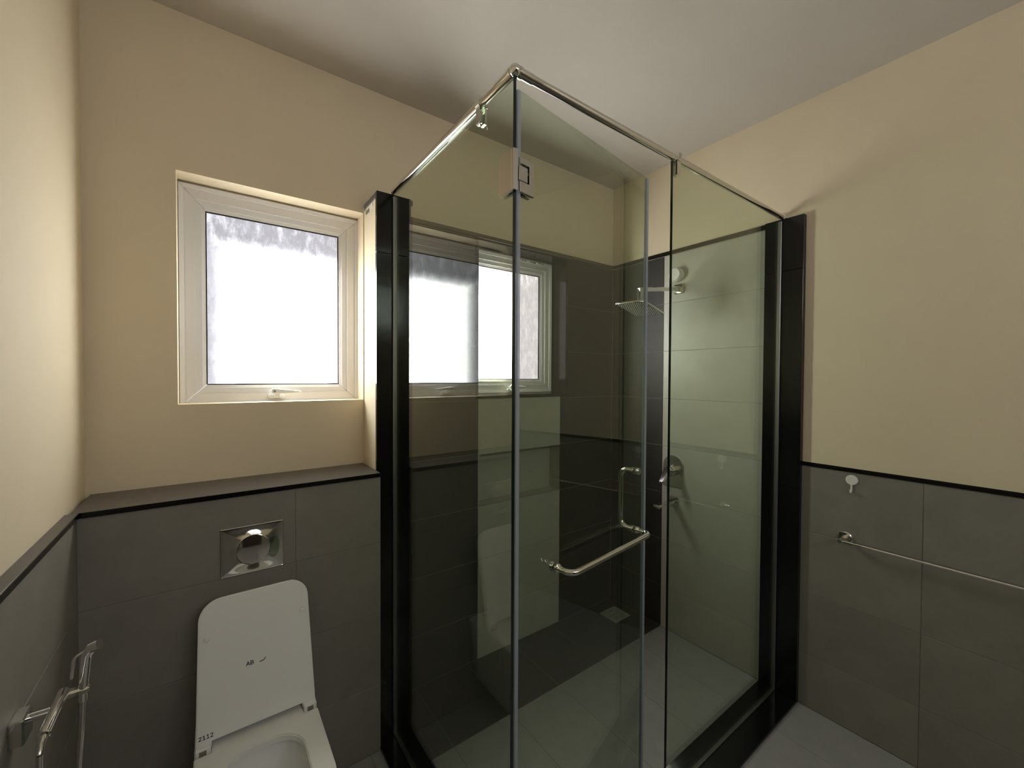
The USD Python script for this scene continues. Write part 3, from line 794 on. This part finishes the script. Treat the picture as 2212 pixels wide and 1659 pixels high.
# seat ring, down on the rim
ZS0, ZS1 = ZR_ + 0.002, 0.440
seat_out = dshape(0.170, YT0 + 0.001, YL - 0.135, 0.125, 0.006)
hole_p = sbox(-0.108, YT0 + 0.068, 0.108, YL - 0.235).buffer(-0.085).buffer(0.085, quad_segs=12)
notch = sbox(-0.172, YL - 0.186, -0.128, YL - 0.10).union(sbox(0.128, YL - 0.186, 0.172, YL - 0.10))
ring = seat_out.difference(hole_p).difference(notch)
low = trimesh.creation.extrude_polygon(ring, ZS1 - ZS0 - 0.004, engine='earcut')
low.apply_translation((TXC, 0, ZS0))
top = trimesh.creation.extrude_polygon(ring.buffer(-0.003), 0.004, engine='earcut')
top.apply_translation((TXC, 0, ZS1 - 0.004))
part(to, 'seat', cat(low, top), LIDPL, 30)
# lid, raised and leaning back to the wall; drawn flat (x across, y up the lid), then stood up
lo, hi_ = np.array([TXC, YL - 0.160, 0.444]), np.array([TXC, YL - 0.048, 0.846])
lv = (hi_ - lo) / np.linalg.norm(hi_ - lo)
LL = float(np.linalg.norm(hi_ - lo))
body = Polygon([(-0.168, 0.0), (0.168, 0.0), (0.158, LL), (-0.158, LL)])
rc = 0.062
body = body.intersection(Polygon([(-0.168, -0.1), (0.168, -0.1), (0.158, LL), (-0.158, LL)]).buffer(-rc).buffer(rc, quad_segs=14))
body = body.difference(sbox(-0.126, -0.02, 0.126, 0.014))
ln_ = np.cross((1, 0, 0), lv)                 # looks away from the wall


def lid_pt(u, v, d):
    return lo + np.array([1.0, 0, 0]) * u + lv * v + ln_ * d


slab = place2d(body, 0.010, lo, (1, 0, 0), lv)
slab2 = place2d(body.buffer(-0.003), 0.003, lid_pt(0, 0, 0.010), (1, 0, 0), lv)
lid = part(to, 'lid', cat(slab, slab2), LIDPL, 30, label='raised white lid with rounded top corners')
for u, v in ((-0.138, LL - 0.115), (0.138, LL - 0.108)):
    part(lid, 'bumper', lathe([(0, 0), (0.008, 0), (0.007, 0.004), (0, 0.005)], lid_pt(u, v, 0.0125), ln_, 20), PLASTIC, 40)
for s in (-1, 1):
    h0 = bx(TXC + s * 0.148 - 0.020, TXC + s * 0.148 + 0.020, YL - 0.182, YL - 0.140, 0.422, 0.457, 0.003)
    hh = part(to, 'hinge_block', h0, LIDPL, 30)
    part(hh, 'hinge_pad', bx(TXC + s * 0.148 - 0.009, TXC + s * 0.148 + 0.009, YL - 0.1832, YL - 0.1815, 0.430, 0.450), GREYPAD, label='grey square pad')


def print_on_lid(text, u, v, height, ang=0.0):
    t = meshkit.text_mesh(text, height, 0.0004, bold=True)
    t.apply_transform(trimesh.transformations.rotation_matrix(ang, (0, 0, 1)))
    M = np.eye(4)
    M[:3, 0], M[:3, 1], M[:3, 2], M[:3, 3] = (1, 0, 0), lv, ln_, lid_pt(u, v, 0.0131)
    t.apply_transform(M)
    part(lid, 'printed_mark', t, INK)


print_on_lid('AB', -0.034, 0.188, 0.012)
arc = [(0.004 + 0.018 * t, 0.188 + 0.002 * t + 0.010 * max(0, t - 0.6) ** 2 * 4) for t in np.linspace(0, 1, 9)]
part(lid, 'printed_mark', tube([lid_pt(a, b, 0.0132) for a, b in arc], 0.0012, 6), INK)
print_on_lid('2112', -0.160, 0.026, 0.011)

# ---------------------------------------------------------------- health faucet on the left wall
VY, VZ = 1.229, 0.893
hf = thing('bidet_spray', 'chrome bidet spray in its holder with hanging hose on the left wall', 'bidet spray', (XLL, VY, VZ))
part(hf, 'wall_plate', bx(XLL, XLL + 0.022, VY - 0.030, VY + 0.022, VZ - 0.036, VZ + 0.016, 0.003), CHROME)
part(hf, 'inlet_pipe', tube([(XLL + 0.02, VY, VZ), (XLL + 0.063, VY, VZ)], 0.0088, 22), CHROME, 40)
part(hf, 'valve_body', tube([(XLL + 0.061, VY - 0.090, VZ + 0.008), (XLL + 0.061, VY - 0.088, VZ + 0.008), (XLL + 0.061, VY + 0.044, VZ + 0.008), (XLL + 0.061, VY + 0.046, VZ + 0.008)], [0.008, 0.0098, 0.0098, 0.008], 24), CHROME, 40)
part(hf, 'outlet', tube([(XLL + 0.061, VY - 0.088, VZ + 0.006), (XLL + 0.061, VY - 0.105, VZ + 0.002), (XLL + 0.061, VY - 0.112, VZ - 0.012)], [0.006, 0.006, 0.005], 18), STEEL, 40)
part(hf, 'holder_arm', bx(XLL + 0.058, XLL + 0.102, VY + 0.034, VY + 0.054, VZ - 0.008, VZ + 0.008, 0.004), CHROME)
SX, SY = XLL + 0.094, VY + 0.043
sb = part(hf, 'spray_handle', tube([(SX - 0.004, SY, VZ - 0.024), (SX - 0.003, SY, VZ + 0.006), (SX, SY, VZ + 0.05), (SX + 0.003, SY, VZ + 0.074), (SX + 0.012, SY, VZ + 0.092)], [0.007, 0.008, 0.0085, 0.009, 0.010], 18), CHROME, 40)
part(sb, 'spray_nozzle', tube([(SX + 0.008, SY, VZ + 0.088), (SX + 0.024, SY - 0.004, VZ + 0.094)], [0.0105, 0.012], 18), CHROME, 40)
part(sb, 'trigger', tube(bend([(SX + 0.002, SY + 0.01, VZ + 0.082), (SX - 0.018, SY + 0.006, VZ + 0.072), (SX - 0.022, SY + 0.004, VZ + 0.030)], 0.010, 5), 0.0030, 10), CHROME, 40)
hose_pts = [(SX - 0.004, SY, VZ - 0.024), (SX - 0.006, SY, VZ - 0.08), (SX - 0.012, SY, VZ - 0.18), (SX - 0.016, SY - 0.004, VZ - 0.32), (SX - 0.022, SY - 0.02, VZ - 0.45), (SX - 0.034, SY - 0.06, VZ - 0.50), (SX - 0.044, SY - 0.10, VZ - 0.46), (XLL + 0.052, VY - 0.07, VZ - 0.30), (XLL + 0.058, VY - 0.09, VZ - 0.14), (XLL + 0.061, VY - 0.112, VZ - 0.012)]
from scipy.interpolate import CubicSpline
hp_ = np.array(hose_pts)
tt = np.r_[0, np.cumsum(np.linalg.norm(np.diff(hp_, axis=0), axis=1))]
hose = CubicSpline(tt, hp_)(np.linspace(0, tt[-1], 90))
part(hf, 'hose', tube(hose, 0.0046, 12), STEEL, 40)
